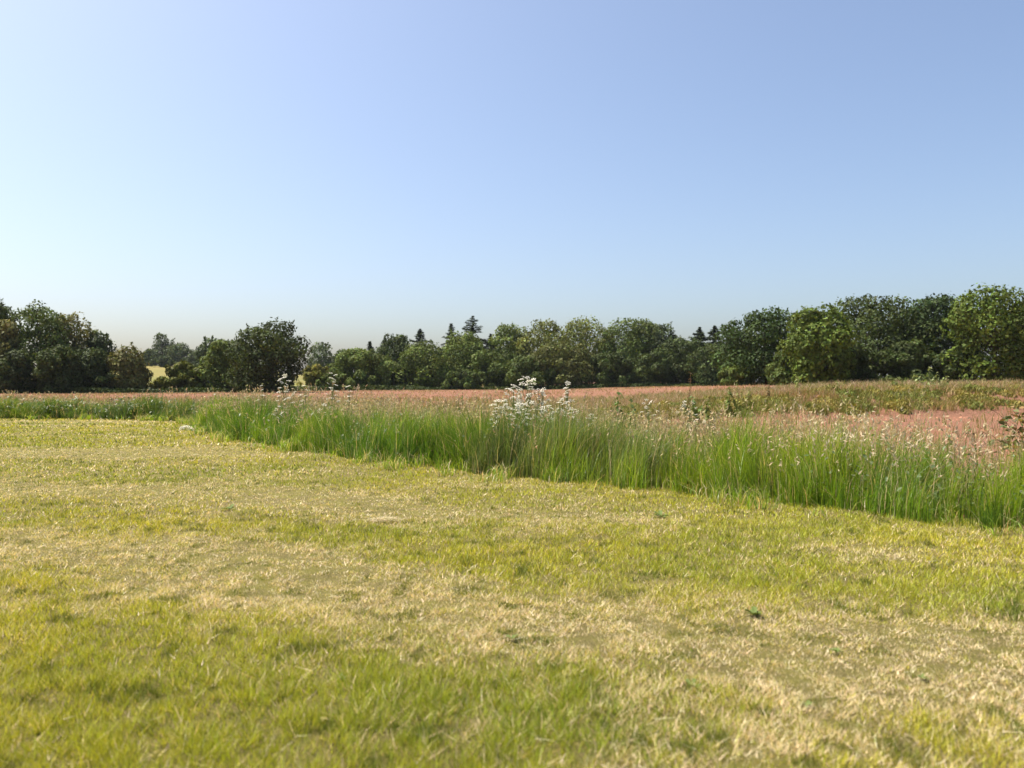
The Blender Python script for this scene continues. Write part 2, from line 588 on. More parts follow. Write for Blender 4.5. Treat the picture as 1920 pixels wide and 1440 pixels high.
# name, picture column, row of the top, half width (picture pixels), distance, colour, profile, holes, label
BROAD = [
    ('broadleaf_tree', -20, 556, 48, 120, DARK, 'round', 0.0, 'dark tree cut off by the left edge of the picture'),
    ('broadleaf_tree', 8, 600, 36, 116, OLIVE, 'dome', 0.22, 'olive tree in front of the dark one at the left edge'),
    ('broadleaf_tree', 72, 568, 60, 122, MID, 'round', 0.18, 'tallest rounded dark green tree of the left clump'),
    ('broadleaf_tree', 138, 582, 52, 126, OLIVE, 'spread', 0.42, 'thin crowned pale olive tree with sky showing through, left clump'),
    ('broadleaf_tree', 190, 622, 34, 127, GREY, 'spread', 0.50, 'wispy grey green tree reaching right from the left clump'),
    ('broadleaf_tree', 168, 650, 50, 118, DARK, 'dome', 0.0, 'low dark tree under the thin olive one, left clump'),
    ('broadleaf_tree', 108, 650, 50, 113, DARK, 'dome', 0.0, 'low black green tree at the foot of the left clump'),
    ('bush', 30, 660, 50, 111, DARK, 'dome', 0.0, 'dark bush at the foot of the trees at the left edge'),
    ('bush', 238, 651, 38, 120, OLIVE, 'dome', 0.10, 'brownish olive bush ending the left clump'),
    ('bush', 256, 672, 20, 138, OLIVE, 'dome', 0.15, 'small brown green bush right of the left clump'),
    ('bush', 300, 708, 45, 150, YELLOW, 'dome', 0.1, 'low yellow green bush below the pasture gap'),
    ('bush', 345, 677, 47, 128, (0.12, 0.135, 0.025), 'dome', 0.05, 'yellow green domed bush before the gap on the left'),
    ('broadleaf_tree', 402, 634, 34, 230, GREY, 'round', 0.1, 'hazy far tree between yellow bush and big dark tree'),
    ('broadleaf_tree', 428, 632, 44, 128, LIGHT, 'round', 0.15, 'leafy mid green tree touching the big dark round tree'),
    ('broadleaf_tree', 510, 603, 72, 122, DARK, 'round', 0.0, 'big round dark tree standing alone left of centre'),
    ('bush', 592, 684, 36, 160, YELLOW, 'dome', 0.05, 'yellowish bush right of the big round dark tree'),
    ('bush', 628, 700, 40, 150, LIGHT, 'dome', 0.05, 'low green bush beside the yellowish bush'),
    ('broadleaf_tree', 676, 654, 70, 165, LIGHT, 'dome', 0.08, 'wide low light green tree left of the conifers'),
    ('broadleaf_tree', 740, 627, 36, 195, DARK, 'round', 0.05, 'dark round tree standing behind the wide light green one'),
    ('broadleaf_tree', 800, 638, 52, 170, LIGHT, 'dome', 0.10, 'light green bushy tree in front of the dark firs'),
    ('broadleaf_tree', 745, 678, 40, 172, DARK, 'dome', 0.0, 'dark low tree between two light green ones'),
    ('broadleaf_tree', 868, 622, 44, 178, LIGHT, 'column', 0.10, 'light green tree clothing the tallest fir'),
    ('broadleaf_tree', 925, 655, 52, 172, MID, 'dome', 0.05, 'mid green rounded tree right of the tallest fir'),
    ('bush', 875, 690, 46, 165, MID, 'dome', 0.05, 'low green bush at the foot of the tallest fir'),
    ('broadleaf_tree', 956, 607, 34, 188, LIGHT, 'column', 0.25, 'narrow airy tree left of the yellowish pair'),
    ('broadleaf_tree', 1016, 600, 46, 185, (0.135, 0.150, 0.036), 'round', 0.12, 'left one of the yellowish pair in the middle wood'),
    ('broadleaf_tree', 1100, 596, 50, 186, (0.125, 0.145, 0.034), 'round', 0.10, 'right one of the yellowish pair in the middle wood'),
    ('broadleaf_tree', 1056, 640, 66, 172, (0.115, 0.128, 0.036), 'dome', 0.05, 'broad olive tree before the yellowish pair'),
    ('broadleaf_tree', 985, 668, 48, 168, MID, 'dome', 0.05, 'low green tree left of the broad olive tree'),
    ('broadleaf_tree', 1170, 599, 44, 182, MID, 'round', 0.15, 'mid green tree right of the yellowish pair'),
    ('broadleaf_tree', 1208, 601, 34, 184, (0.11, 0.14, 0.035), 'column', 0.20, 'tall narrow green tree with sunlit top, middle wood'),
    ('broadleaf_tree', 1246, 607, 25, 180, GREY, 'column', 0.42, 'slender see through tree at the dip of the middle wood'),
    ('broadleaf_tree', 1150, 660, 55, 170, DARK, 'dome', 0.0, 'dark low tree under the mid green tree, middle wood'),
    ('broadleaf_tree', 1222, 660, 50, 168, DARK, 'dome', 0.08, 'dark low tree below the tall narrow ones'),
    ('broadleaf_tree', 1284, 634, 46, 172, DARK, 'round', 0.05, 'dark tree at the dip left of the three small firs'),
    ('broadleaf_tree', 1335, 648, 62, 165, DARK, 'dome', 0.0, 'dark low tree under the three small firs'),
    ('broadleaf_tree', 1436, 580, 74, 104, (0.05, 0.082, 0.022), 'round', 0.0, 'dark tree with smooth left shoulder starting the right wood'),
    ('bush', 1375, 686, 30, 100, LIGHT, 'dome', 0.05, 'small light green bush at the left foot of the right wood'),
    ('bush', 1480, 660, 44, 92, MID, 'dome', 0.05, 'green bush low between the first two right wood trees'),
    ('broadleaf_tree', 1532, 577, 54, 90, BRIGHT, 'column', 0.08, 'bright yellow green tree standing forward in the right wood'),
    ('broadleaf_tree', 1640, 553, 82, 100, DARK, 'round', 0.0, 'wide very dark tree in the middle of the right wood'),
    ('broadleaf_tree', 1752, 556, 62, 99, (0.045, 0.072, 0.021), 'round', 0.0, 'dark tree left of the rightmost bright tree'),
    ('broadleaf_tree', 1585, 640, 50, 93, DARK, 'dome', 0.0, 'low dark tree behind the bank, right wood'),
    ('broadleaf_tree', 1700, 640, 58, 93, DARK, 'dome', 0.0, 'low dark tree under the wide very dark one'),
    ('broadleaf_tree', 1862, 542, 76, 88, BRIGHT, 'round', 0.05, 'large bright green tree near the right edge'),
    ('broadleaf_tree', 1950, 545, 60, 92, DARK, 'round', 0.0, 'dark tree cut off by the right edge of the picture'),
    ('broadleaf_tree', 1800, 650, 50, 91, DARK, 'dome', 0.0, 'low dark tree left of the large bright one'),
    ('broadleaf_tree', 305, 624, 19, 390, GREY, 'round', 0.0, 'far tall tree on the hill, narrow top'),
    ('broadleaf_tree', 338, 642, 28, 385, GREY, 'dome', 0.0, 'far round tree on the hill, right of the tall one'),
    ('broadleaf_tree', 282, 655, 18, 388, MID, 'dome', 0.0, 'far small tree on the hill, leftmost there'),
    ('bush', 305, 668, 26, 372, DARK, 'dome', 0.0, 'far dark bush on the hill above the yellow pasture'),
    ('broadleaf_tree', 372, 660, 26, 370, GREY, 'dome', 0.0, 'far pale tree on the right slope of the hill'),
    ('broadleaf_tree', 600, 640, 27, 300, GREY, 'dome', 0.1, 'far hazy tree seen right of the big round dark tree'),
    ('broadleaf_tree', 640, 654, 20, 310, DARK, 'dome', 0.15, 'far small dark tree above the wide light green one'),
]
FIRS = [
    (694, 640, 20, 200, 'small lone fir tip left of the dark round tree'),
    (722, 633, 26, 198, 'small fir touching the dark round tree'),
    (788, 616, 34, 196, 'dark pointed fir between the round tree and the tallest fir'),
    (846, 606, 30, 194, 'narrow dark fir just left of the tallest fir'),
    (886, 592, 56, 186, 'tallest fir with spreading spiky top in the middle wood'),
    (920, 626, 32, 192, 'short fir right of the tallest fir'),
    (1312, 613, 38, 176, 'left one of the three small firs in the dip'),
    (1340, 610, 36, 174, 'middle one of the three small firs in the dip'),
    (1374, 618, 36, 172, 'right one of the three small firs in the dip'),
]


def tree_root(name, X, Y, label, cat, group):
    z = float(ground_z(X, Y))
    root = bpy.data.objects.new(name, None)
    root.empty_display_size = 0.5
    col.objects.link(root)
    root.location = (X, Y, z - 0.05)
    return tag(root, label, cat, group), z


for k, (nm, px, py, hw, Y, tint, prof, por, lab) in enumerate(BROAD):
    X = at(px, Y)
    grp = 'bushes along the far edge of the field' if nm == 'bush' else 'trees along the far edge of the field'
    root, z = tree_root(nm, X, Y, lab, 'bush' if nm == 'bush' else 'tree', grp)
    h = zat(py, Y) - z
    w = 2 * hw / FPX * Y * (1.30 if 900 < px < 1300 or px > 1400 else 1.14)
    far = Y > 220
    leaf = 0.15 + 0.0009 * Y if not far else 0.55
    area = w * h * 3.1 + 2 * w * w
    n = int(np.clip(area * 1.45 / (leaf * leaf * 0.75), 1500, 14500 if px > 1400 or hw >= 66 else 9500))
    if far:
        n = min(n, 3000)
    rng = np.random.RandomState(100 + k)
    lob = int(np.clip(20 + w * h * 0.22, 24, 56))
    cm, tm = broadleaf(rng, h, w, tint, n, leaf, prof, 0.0, por, lob, 0.9 if 900 < px < 1300 or px < 220 else 0.5)
    link('crown', cm, M_leaf, root)
    link('trunk', tm, M_bark, root)

for k, (px, py, hw, Y, lab) in enumerate(FIRS):
    root, z = tree_root('fir_tree', at(px, Y), Y, lab, 'tree', 'firs in the middle wood')
    h = zat(py, Y) - z
    rng = np.random.RandomState(300 + k)
    cm, tm = conifer(rng, h, 2 * hw / FPX * Y * 1.5, FIR if px != 886 else (0.06, 0.085, 0.028), 30, 0.95)
    link('crown', cm, M_needle, root)
    link('trunk', tm, M_bark, root)

# shaded ground below the trees, and a band of dark leaves added to darken their feet
WOOD_X = np.array([-400, -60, -52, -42, -30, -12, 20, 42, 44, 47, 90, 400.0])
WOOD_Y = np.array([112, 107, 112, 120, 150, 160, 160, 155, 110, 86, 84, 84.0])


def wood_edge(x):
    return np.interp(x, WOOD_X, WOOD_Y) + 3 * (fbm(np.asarray(x, float) * 0.12, np.asarray(x, float) * 0 + 3.3, 14) - 0.5)


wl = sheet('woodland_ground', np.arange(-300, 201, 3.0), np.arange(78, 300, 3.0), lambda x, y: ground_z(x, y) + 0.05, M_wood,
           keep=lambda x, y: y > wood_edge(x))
tag(wl, 'dark leafy ground under the trees beyond the field', kind='structure')
und = Acc()
rng = np.random.RandomState(15)
n = 26000
px = -80 + 2080 * rng.rand(n)
x = at(px, wood_edge(at(px, 130.0)))
for _ in range(3):
    yw = wood_edge(x)
    x = at(px, yw)
y = wood_edge(x) + 3.0 + 5.0 * rng.rand(n)
x = at(px, y)
hu = 0.3 + 0.9 * fbm(x * 0.25, y * 0.1, 16)
P = np.stack([x, y, ground_z(x, y) + hu * rng.rand(n)], 1)
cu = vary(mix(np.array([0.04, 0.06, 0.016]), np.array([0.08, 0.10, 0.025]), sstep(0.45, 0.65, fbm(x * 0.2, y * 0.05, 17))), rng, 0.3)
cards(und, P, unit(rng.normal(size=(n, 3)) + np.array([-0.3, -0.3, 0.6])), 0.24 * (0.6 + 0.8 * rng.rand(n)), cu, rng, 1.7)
uo = link('added_undergrowth', und.mesh('added_undergrowth'), M_leaf)
tag(uo, 'tangle of dark leaves added to darken the foot of the trees', 'added_undergrowth', kind='stuff')

# ------------------------------------------------------------------ mown lawn
G_GREEN = np.array([0.245, 0.305, 0.032])
G_LIME = np.array([0.50, 0.465, 0.050])
G_STRAW = np.array([0.63, 0.515, 0.295])
G_PALE = np.array([0.70, 0.58, 0.39])
G_DARK = np.array([0.055, 0.085, 0.020])


def lawn_dry(x, y):
    """0 = green, 1 = straw"""
    w1 = fbm(x * 0.35, y * 0.35, 41)
    b1 = np.exp(-((y - (5.55 - 0.50 * x) + 1.6 * (w1 - 0.5)) / 0.95) ** 2)
    b2 = np.exp(-((y - (9.3 - 0.36 * x) + 2.2 * (w1 - 0.5)) / 0.75) ** 2) * 0.65 * sstep(3.5, -1.5, x)
    b3 = np.exp(-((x + 8.6) / 2.6) ** 2 - ((y - 17.3) / 1.1) ** 2) * 1.7
    b4 = np.exp(-((y - (31.2 + 0.02 * x)) / 1.0) ** 2) * 0.6
    b5 = np.exp(-((x - 2.6) / 1.7) ** 2 - ((y - 3.7) / 0.9) ** 2) * 0.30
    m = 0.22 + 0.72 * b1 + b2 + b3 + b4 + b5
    m = m + 1.0 * (fbm(x * 0.8, y * 0.8, 43) - 0.5) + 0.7 * (fbm(x * 4.0, y * 4.0, 44, 3) - 0.5)
    m = m - 0.5 * np.exp(-((y - 3.2) / 1.1) ** 2) * sstep(1.6, -1.6, x)
    return np.clip(m, 0, 1)


lawn = Acc()
rng = np.random.RandomState(11)
for (y0, y1, dens, hh, ww) in [(1.6, 2.6, 2500, 0.055, 0.0050), (2.6, 4.2, 15000, 0.052, 0.0042), (4.2, 6.2, 10000, 0.046, 0.0050), (6.2, 9, 5400, 0.042, 0.0068),
                               (9, 13, 1700, 0.040, 0.011), (13, 19, 560, 0.045, 0.019), (19, 27, 240, 0.048, 0.03), (27, 35.5, 120, 0.055, 0.045)]:
    hx = lambda yy: 0.66 * yy + 1.0
    A = (y1 - y0) * 2 * hx((y0 + y1) / 2)
    n = int(A * dens)
    y = y0 + (y1 - y0) * rng.rand(n)
    x = (rng.rand(n) * 2 - 1) * hx(y1)
    keep = (np.abs(x) < hx(y))
    x, y = x[keep], y[keep]
    ed, _ = edge_dist(x, y)
    keep = ed < 0.25
    x, y, ed = x[keep], y[keep], ed[keep]
    n = len(x)
    dry = lawn_dry(x, y)
    tuft = 0.5 * fbm(x * 7.0, y * 7.0, 51, 2) + 0.5 * fbm(x * 17.0, y * 17.0, 52, 2)
    spot = 0.9 * sstep(0.63, 0.72, fbm(x * 6.5, y * 6.5, 53, 3))
    # gaps between tufts
    keep = rng.rand(n) < 0.38 + 0.9 * sstep(0.36, 0.56, tuft)
    x, y, ed, dry, tuft, spot = x[keep], y[keep], ed[keep], dry[keep], tuft[keep], spot[keep]
    n = len(x)
    isdry = rng.rand(n) < (0.11 + 0.75 * sstep(0.05, 0.80, dry)) * (1 - 0.85 * spot)
    green = mix(G_GREEN, G_LIME, np.clip(0.55 + 1.6 * (fbm(x * 0.5, y * 0.5, 61) - 0.5) + 0.5 * (rng.rand(n) - 0.5), 0, 1))
    green = mix(green, G_DARK, np.clip((rng.rand(n) < 0.10) * 0.8 + 0.75 * spot, 0, 1))
    straw = mix(G_STRAW, G_PALE, np.clip(rng.rand(n) ** 2 + 0.3 * (dry - 0.6), 0, 1))
    c = np.where(isdry[:, None], straw, green)
    c = vary(c, rng, 0.38, 0.08)
    H = hh * (0.45 + 0.9 * rng.rand(n)) * (0.35 + 1.3 * tuft) * (0.52 + 0.80 * (1 - dry))
    lean = np.where(isdry, 0.4 + 0.9 * rng.rand(n), 0.2 + 0.6 * rng.rand(n))
    ldir = 2 * math.pi * rng.rand(n)
    base = np.stack([x, y, lawn_z(x, y) - 0.004], 1)
    blades(lawn, base, H, ww * (0.7 + 0.7 * rng.rand(n)), lean, ldir, c, rng, 1)
# cut stalks lying on the turf
n = 2600
y = 2.6 + 16 * rng.rand(n) ** 1.6
x = (rng.rand(n) * 2 - 1) * (0.66 * y + 0.6)
ed, _ = edge_dist(x, y)
k_ = (ed < 0) & (rng.rand(n) < 0.25 + lawn_dry(x, y))
x, y = x[k_], y[k_]
n = len(x)
base = np.stack([x, y, lawn_z(x, y) + 0.012 + 0.015 * rng.rand(n)], 1)
blades(lawn, base, np.full(n, 0.03), 0.003 + 0.0006 * y, 1.5 + 2.5 * rng.rand(n), 2 * math.pi * rng.rand(n),
       vary(np.tile(G_PALE, (n, 1)), rng, 0.2), rng, 1)
lg = link('lawn_grass', lawn.mesh('lawn_grass'), M_lawn)
tag(lg, 'short mown grass blades, part green, part dried to straw', 'grass', kind='stuff')

# ------------------------------------------------------------------ the strip of tall grass
T_GREEN = np.array([0.115, 0.222, 0.020])
T_LIME = np.array([0.30, 0.40, 0.032])
T_DEEP = np.array([0.045, 0.105, 0.018])
T_GREY = np.array([0.13, 0.17, 0.065])
T_SEED = np.array([0.42, 0.35, 0.19])
T_PINK = np.array([0.42, 0.29, 0.195])


def strip_width(x, y):
    return np.clip(2.6 + 0.16 * (y - 8), 2.6, 4.6)


def strip_height(x, y, ed):
    h = 1.02 + 0.44 * (fbm(x * 0.45, y * 0.45, 71) - 0.5) + 0.85 * (fbm(x * 1.3, y * 1.3, 72, 2) - 0.5)
    h = h * (0.45 + 0.55 * sstep(-0.15, 0.55, ed))
    return h * (1 - 0.18 * sstep(9.5, 7.0, y)) * (1 - 0.14 * sstep(26, 31, y))


def strip_points(n, rng, e0, e1, xmin=-26, xmax=8):
    i = rng.randint(0, len(EDGE_F) - 1, n)
    f = rng.rand(n)[:, None]
    p = EDGE_F[i] * (1 - f) + EDGE_F[i + 1] * f
    nr = unit(_nrm[i] * (1 - f) + _nrm[i + 1] * f)
    e = e0 + (e1 - e0) * rng.rand(n)
    p = p + nr * e[:, None]
    k = (p[:, 0] > xmin) & (p[:, 0] < xmax) & (np.abs(p[:, 0]) < 0.70 * p[:, 1] + 1.5)
    return p[k, 0], p[k, 1]


tall = Acc()
rng = np.random.RandomState(21)
x1, y1 = strip_points(290000, rng, -0.18, 1.5)
x2, y2 = strip_points(130000, rng, 1.0, 4.6)
x, y = np.concatenate([x1, x2]), np.concatenate([y1, y2])
ed, _ = edge_dist(x, y)
jag = 0.60 * (fbm(x * 1.3, y * 1.3, 75, 3) - 0.5) * 2
clump = fbm(x * 2.6, y * 2.6, 76, 3)
k_ = (ed > -0.05 + jag) & (ed < strip_width(x, y) + jag * 2)
k_ &= rng.rand(len(x)) < 0.13 + 1.2 * sstep(0.38, 0.58, clump)
k_ &= rng.rand(len(x)) < np.clip(0.45 + 6.5 / y, 0, 1)
x, y, ed, clump = x[k_], y[k_], ed[k_], clump[k_]
n = len(x)
hgt = strip_height(x, y, ed)
H = hgt * (0.45 + 0.62 * rng.rand(n)) * (0.8 + 0.4 * clump)
lime = np.clip(0.32 + 2.6 * (fbm(x * 0.55, y * 0.55, 77) - 0.5) + 0.5 * (rng.rand(n) - 0.5), 0, 1)
c = mix(T_GREEN, T_LIME, lime)
c = mix(c, T_DEEP, np.clip((rng.rand(n) < 0.2) * 0.8 + 0.6 * sstep(0.55, 0.66, fbm(x * 1.1, y * 1.1, 86)), 0, 0.85))
c = mix(c, T_GREY, sstep(0.52, 0.66, fbm(x * 0.8, y * 0.8, 78)) * 0.7)
c = mix(c, np.array([0.075, 0.13, 0.028]), 0.6 * sstep(26.5, 30, y))
c = np.where((rng.rand(n) < 0.09)[:, None], G_STRAW[None, :] * 0.9, c)
c = vary(c, rng, 0.25, 0.08)
ldir = 2 * math.pi * fbm(x * 0.5, y * 0.5, 79) * 2.0 + rng.normal(0, 1.1, n)
lean = np.where(rng.rand(n) < 0.24, 0.4 + 0.6 * rng.rand(n), 0.05 + 0.28 * rng.rand(n))
base = np.stack([x, y, ground_z(x, y) + 0.0], 1)
W = (0.0050 + 0.00042 * y) * (0.6 + 0.8 * rng.rand(n))
blades(tall, base, H, W, lean, ldir, c, rng, 3)
# half-cut tufts and flopped stems along the foot of the strip
xe, ye = strip_points(60000, rng, -0.75, 0.25)
ee, _ = edge_dist(xe, ye)
te = fbm(xe * 2.2, ye * 2.2, 85, 3)
k_ = rng.rand(len(xe)) < sstep(0.50, 0.66, te + 0.22 * ee) * 0.9
xe, ye, te = xe[k_], ye[k_], te[k_]
ne = len(xe)
ce = vary(np.where((rng.rand(ne) < 0.3)[:, None], G_STRAW * 0.85, mix(T_GREEN, T_LIME, rng.rand(ne))), rng, 0.25)
blades(tall, np.stack([xe, ye, lawn_z(xe, ye)], 1), 0.10 + 0.28 * rng.rand(ne), (0.005 + 0.0005 * ye) * (0.6 + 0.8 * rng.rand(ne)), 0.3 + 1.1 * rng.rand(ne),
       6.28 * rng.rand(ne), ce, rng, 2)
tg = link('tall_grass', tall.mesh('tall_grass'), M_tall)
tag(tg, 'waist high green grass left uncut in a curving strip along the field', 'grass', kind='stuff')

# flowering stalks with feathery heads standing above the blades
stalk = Acc()
x, y = strip_points(30000, rng, 0.15, 5.2)
ed, _ = edge_dist(x, y)
dens = 0.30 + 0.9 * sstep(0.42, 0.62, fbm(x * 0.7, y * 0.7, 81)) + 3.0 * np.exp(-((x - 4.6) / 1.0) ** 2 - ((y - 10.4) / 1.4) ** 2)
dens = dens * (1 - 0.7 * sstep(25, 30, y))
k_ = (ed > 0.1) & (ed < strip_width(x, y) + 0.9) & (rng.rand(len(x)) < dens * (0.28 + 0.65 * sstep(0.3, 2.5, ed)))
x, y, ed = x[k_], y[k_], ed[k_]
n = len(x)
H = strip_height(x, y, ed) * (0.72 + 0.42 * rng.rand(n)) + 0.04
ldir = 2 * math.pi * rng.rand(n)
lean = np.where(rng.rand(n) < 0.15, 0.4 + 0.6 * rng.rand(n), 0.05 + 0.25 * rng.rand(n))
base = np.stack([x, y, ground_z(x, y)], 1)
cs = vary(mix(T_LIME, T_SEED, 0.3 + 0.7 * rng.rand(n)), rng, 0.25)
blades(stalk, base, H, 0.0025 + 0.00025 * y, lean, ldir, cs, rng, 2, 0.4)
tipd = np.stack([np.cos(ldir), np.sin(ldir), np.zeros(n)], 1)
tip = base + tipd * (lean * H)[:, None]
tip[:, 2] += H * (1 - 0.25 * lean)
for rep in range(5):
    j = rng.normal(0, 0.012, (n, 3))
    up = rep / 4.0
    pos = tip + j + np.array([0, 0, -0.10 + 0.13 * up]) + tipd * (0.04 * up)
    cc = vary(mix(T_SEED, T_PINK, np.clip(fbm(x * 0.4, y * 0.4, 83) * 1.6 - 0.4, 0, 1)), rng, 0.3)
    ax = tipd * 0.6 + np.array([0, 0, 1.0]) + rng.normal(0, 0.35, (n, 3))
    nn = unit(rng.normal(size=(n, 3)) + np.array([0, -0.3, 0]))
    plume = np.exp(-((x - 4.6) / 1.1) ** 2 - ((y - 10.4) / 1.5) ** 2)
    cc = mix(cc, np.array([0.58, 0.50, 0.34]), 0.8 * plume)
    cards(stalk, pos, nn, (0.010 + 0.0007 * y) * (0.7 + 0.6 * rng.rand(n)) * (1 + 0.1 * plume), cc, rng, 3.2, ax)
so = link('grass_flower_heads', stalk.mesh('grass_flower_heads'), M_dry)
tag(so, 'pale feathery seed heads above the tall green grass', 'grass', kind='stuff')

# broad leaved weeds mixed into the strip
weed = Acc()
x, y = strip_points(9000, rng, 0.1, 3.4)
ed, _ = edge_dist(x, y)
den = sstep(0.50, 0.64, fbm(x * 0.75, y * 0.75, 91)) + 1.3 * np.exp(-((x - 4.3) / 1.0) ** 2 - ((y - 10.0) / 1.0) ** 2) + 1.1 * sstep(28, 31, y)
k_ = rng.rand(len(x)) < den * 0.45
x, y, ed = x[k_], y[k_], ed[k_]
n = len(x)
H = strip_height(x, y, ed) * (0.65 + 0.35 * rng.rand(n))
for rep in range(9):
    t = 0.12 + 0.88 * (rep + rng.rand(n)) / 9
    a = rng.rand(n) * 6.28
    o = np.stack([np.cos(a), np.sin(a), np.zeros(n)], 1)
    P = np.stack([x, y, ground_z(x, y) + H * t], 1) + o * (0.05 + 0.02 * rng.rand(n))[:, None]
    N = unit(np.array([0, 0, 1.0]) + o * 0.5 + rng.normal(0, 0.3, (n, 3)))
    cc = vary(mix(np.array([0.075, 0.125, 0.035]), np.array([0.15, 0.19, 0.075]), rng.rand(n)), rng, 0.2)
    cards(weed, P, N, (0.030 + 0.0011 * y) * (0.6 + 0.7 * rng.rand(n)), cc, rng, 1.9, o - np.array([0, 0, 0.35]))
wo = link('leafy_weeds', weed.mesh('leafy_weeds'), M_tall)
tag(wo, 'grey green leafy weeds growing through the tall grass', 'weeds', kind='stuff')

# ------------------------------------------------------------------ field margin, bank and far field growth
marg = Acc()
rng = np.random.RandomState(31)
n = 46000
y = 17 + 50 * rng.rand(n) ** 1.4
px = -60 + 2040 * rng.rand(n)
x = at(px, y)
ed, _ = edge_dist(x, y)
bt = (y - bank_base(x)) / BANK_RUN
patch = fbm(x * 0.30, y * 0.22, 95)
left = sstep(1560, 1180, px)
bare = (px > 1380) & (bt < 0.0)                                # the ploughed flat below the bank
onbank = (bt > 0.02) & (x > 3)
p = np.where(onbank, 1.25 * sstep(0.46, 0.62, patch), left * (0.10 + 0.5 * sstep(0.42, 0.6, patch)) * (0.35 + 0.65 * sstep(62, 30, y)))
p = np.where(onbank & (bt > 0.75), 0.9, p)
p = np.where(bare, 0.035, p)
k_ = (ed > strip_width(x, y) - 0.3) & (rng.rand(n) < p)
x, y, bt, onbank = x[k_], y[k_], bt[k_], onbank[k_]
n = len(x)
top = onbank & (bt > 0.70)
g1 = mix(np.array([0.13, 0.165, 0.035]), np.array([0.24, 0.235, 0.05]), rng.rand(n))
g2 = mix(T_SEED, T_PINK, rng.rand(n))
sel = rng.rand(n) < np.where(top, 0.55, np.where(onbank, 0.15, 0.15 + 0.5 * sstep(0.4, 0.6, fbm(x * 0.5, y * 0.35, 98))))
c = vary(np.where(sel[:, None], g2, g1), rng, 0.25)
H = np.where(onbank, 0.30 + 0.35 * rng.rand(n), 0.35 + 0.40 * rng.rand(n))
for rep in range(4):
    jx, jy = rng.normal(0, 0.09, n), rng.normal(0, 0.09, n)
    base = np.stack([x + jx, y + jy, ground_z(x + jx, y + jy) - 0.02], 1)
    blades(marg, base, H * (0.6 + 0.6 * rng.rand(n)), (0.008 + 0.0007 * y) * (0.6 + 0.6 * rng.rand(n)),
           0.15 + 0.5 * rng.rand(n), 6.28 * rng.rand(n), c, rng, 2)
# short dry growth over the far field
nf = 34000
yf = 44 + 112 * rng.rand(nf) ** 1.2
pf = -60 + 1500 * rng.rand(nf)
xf = at(pf, yf)
k_ = (yf < wood_edge(xf)) & (rng.rand(nf) < 0.25 + 0.75 * sstep(0.4, 0.62, fbm(xf * 0.15, yf * 0.06, 97)))
xf, yf = xf[k_], yf[k_]
nf = len(xf)
cf = vary(mix(np.array([0.40, 0.25, 0.13]), np.array([0.30, 0.27, 0.09]), rng.rand(nf) ** 2), rng, 0.25)
blades(marg, np.stack([xf, yf, ground_z(xf, yf) - 0.02], 1), 0.10 + 0.22 * rng.rand(nf), 0.03 + 0.0010 * yf, 0.2 + 0.5 * rng.rand(nf), 6.28 * rng.rand(nf), cf, rng, 1)
nb = 30000
xb = 2.5 + 36 * rng.rand(nb)
tb = 0.05 + 3.2 * rng.rand(nb)
yb = bank_base(xb) + tb * BANK_RUN
face = 0.10 + sstep(0.36, 0.56, fbm(xb * 0.42, yb * 0.30, 99)) * 0.8
k_ = (np.abs(xb) < 0.68 * yb) & (rng.rand(nb) < np.where(tb > 0.8, 0.55, face))
xb, yb, tb = xb[k_], yb[k_], tb[k_]
nb = len(xb)
gb = mix(np.array([0.15, 0.17, 0.035]), np.array([0.30, 0.23, 0.07]), rng.rand(nb))
sb = mix(np.array([0.42, 0.30, 0.17]), np.array([0.36, 0.20, 0.10]), rng.rand(nb))
cb = vary(np.where((rng.rand(nb) < np.where(tb > 0.8, 0.65, 0.35))[:, None], sb, gb), rng, 0.25)
for rep_ in range(3):
    jx, jy = rng.normal(0, 0.10, nb), rng.normal(0, 0.10, nb)
    blades(marg, np.stack([xb + jx, yb + jy, ground_z(xb + jx, yb + jy) - 0.02], 1), (0.22 + 0.30 * rng.rand(nb)), 0.035 * (0.6 + 0.7 * rng.rand(nb)),
           0.2 + 0.6 * rng.rand(nb), 6.28 * rng.rand(nb), cb, rng, 2)
mo = link('field_margin_grass', marg.mesh('field_margin_grass'), M_dry)
tag(mo, 'thin dry and green grass on the red bank and field margin', 'grass', kind='stuff')

# low green tussocks on the bank face: rounded weeds
tus = Acc()
for k in range(380):
    x0 = rng.uniform(4, 34)
    b = rng.uniform(0.05, 0.95)
    y0 = float(bank_base(x0)) + b * BANK_RUN
    if fbm(np.array([x0 * 0.3]), np.array([y0 * 0.22]), 95)[0] < 0.36 + 0.12 * rng.rand():
        continue
    r = rng.uniform(0.14, 0.46)
    m = int(170 * r / 0.3)
    d = unit(rng.normal(size=(m, 3)))
    d[:, 2] = np.abs(d[:, 2])
    P = d * np.array([r * 1.2, r * 1.5, r * 0.85]) * (0.7 + 0.35 * rng.rand(m))[:, None]
    P[:, 0] += x0
    P[:, 1] += y0
    P[:, 2] += ground_z(P[:, 0], P[:, 1])
    cc = vary(np.tile(mix(np.array([0.12, 0.15, 0.032]), np.array([0.27, 0.22, 0.06]), np.array([rng.rand()])), (m, 1)), rng, 0.3)
    cards(tus, P, unit(d + rng.normal(0, 0.5, d.shape)), 0.055 * (0.6 + 0.8 * rng.rand(m)), cc, rng, 4.0, np.array([0, 0, 1.0]) + 0.6 * d + rng.normal(0, 0.3, d.shape))
to = link('bank_weeds', tus.mesh('bank_weeds'), M_leaf)
tag(to, 'low yellow green weeds tufted over the red earth bank', 'weeds', kind='stuff')

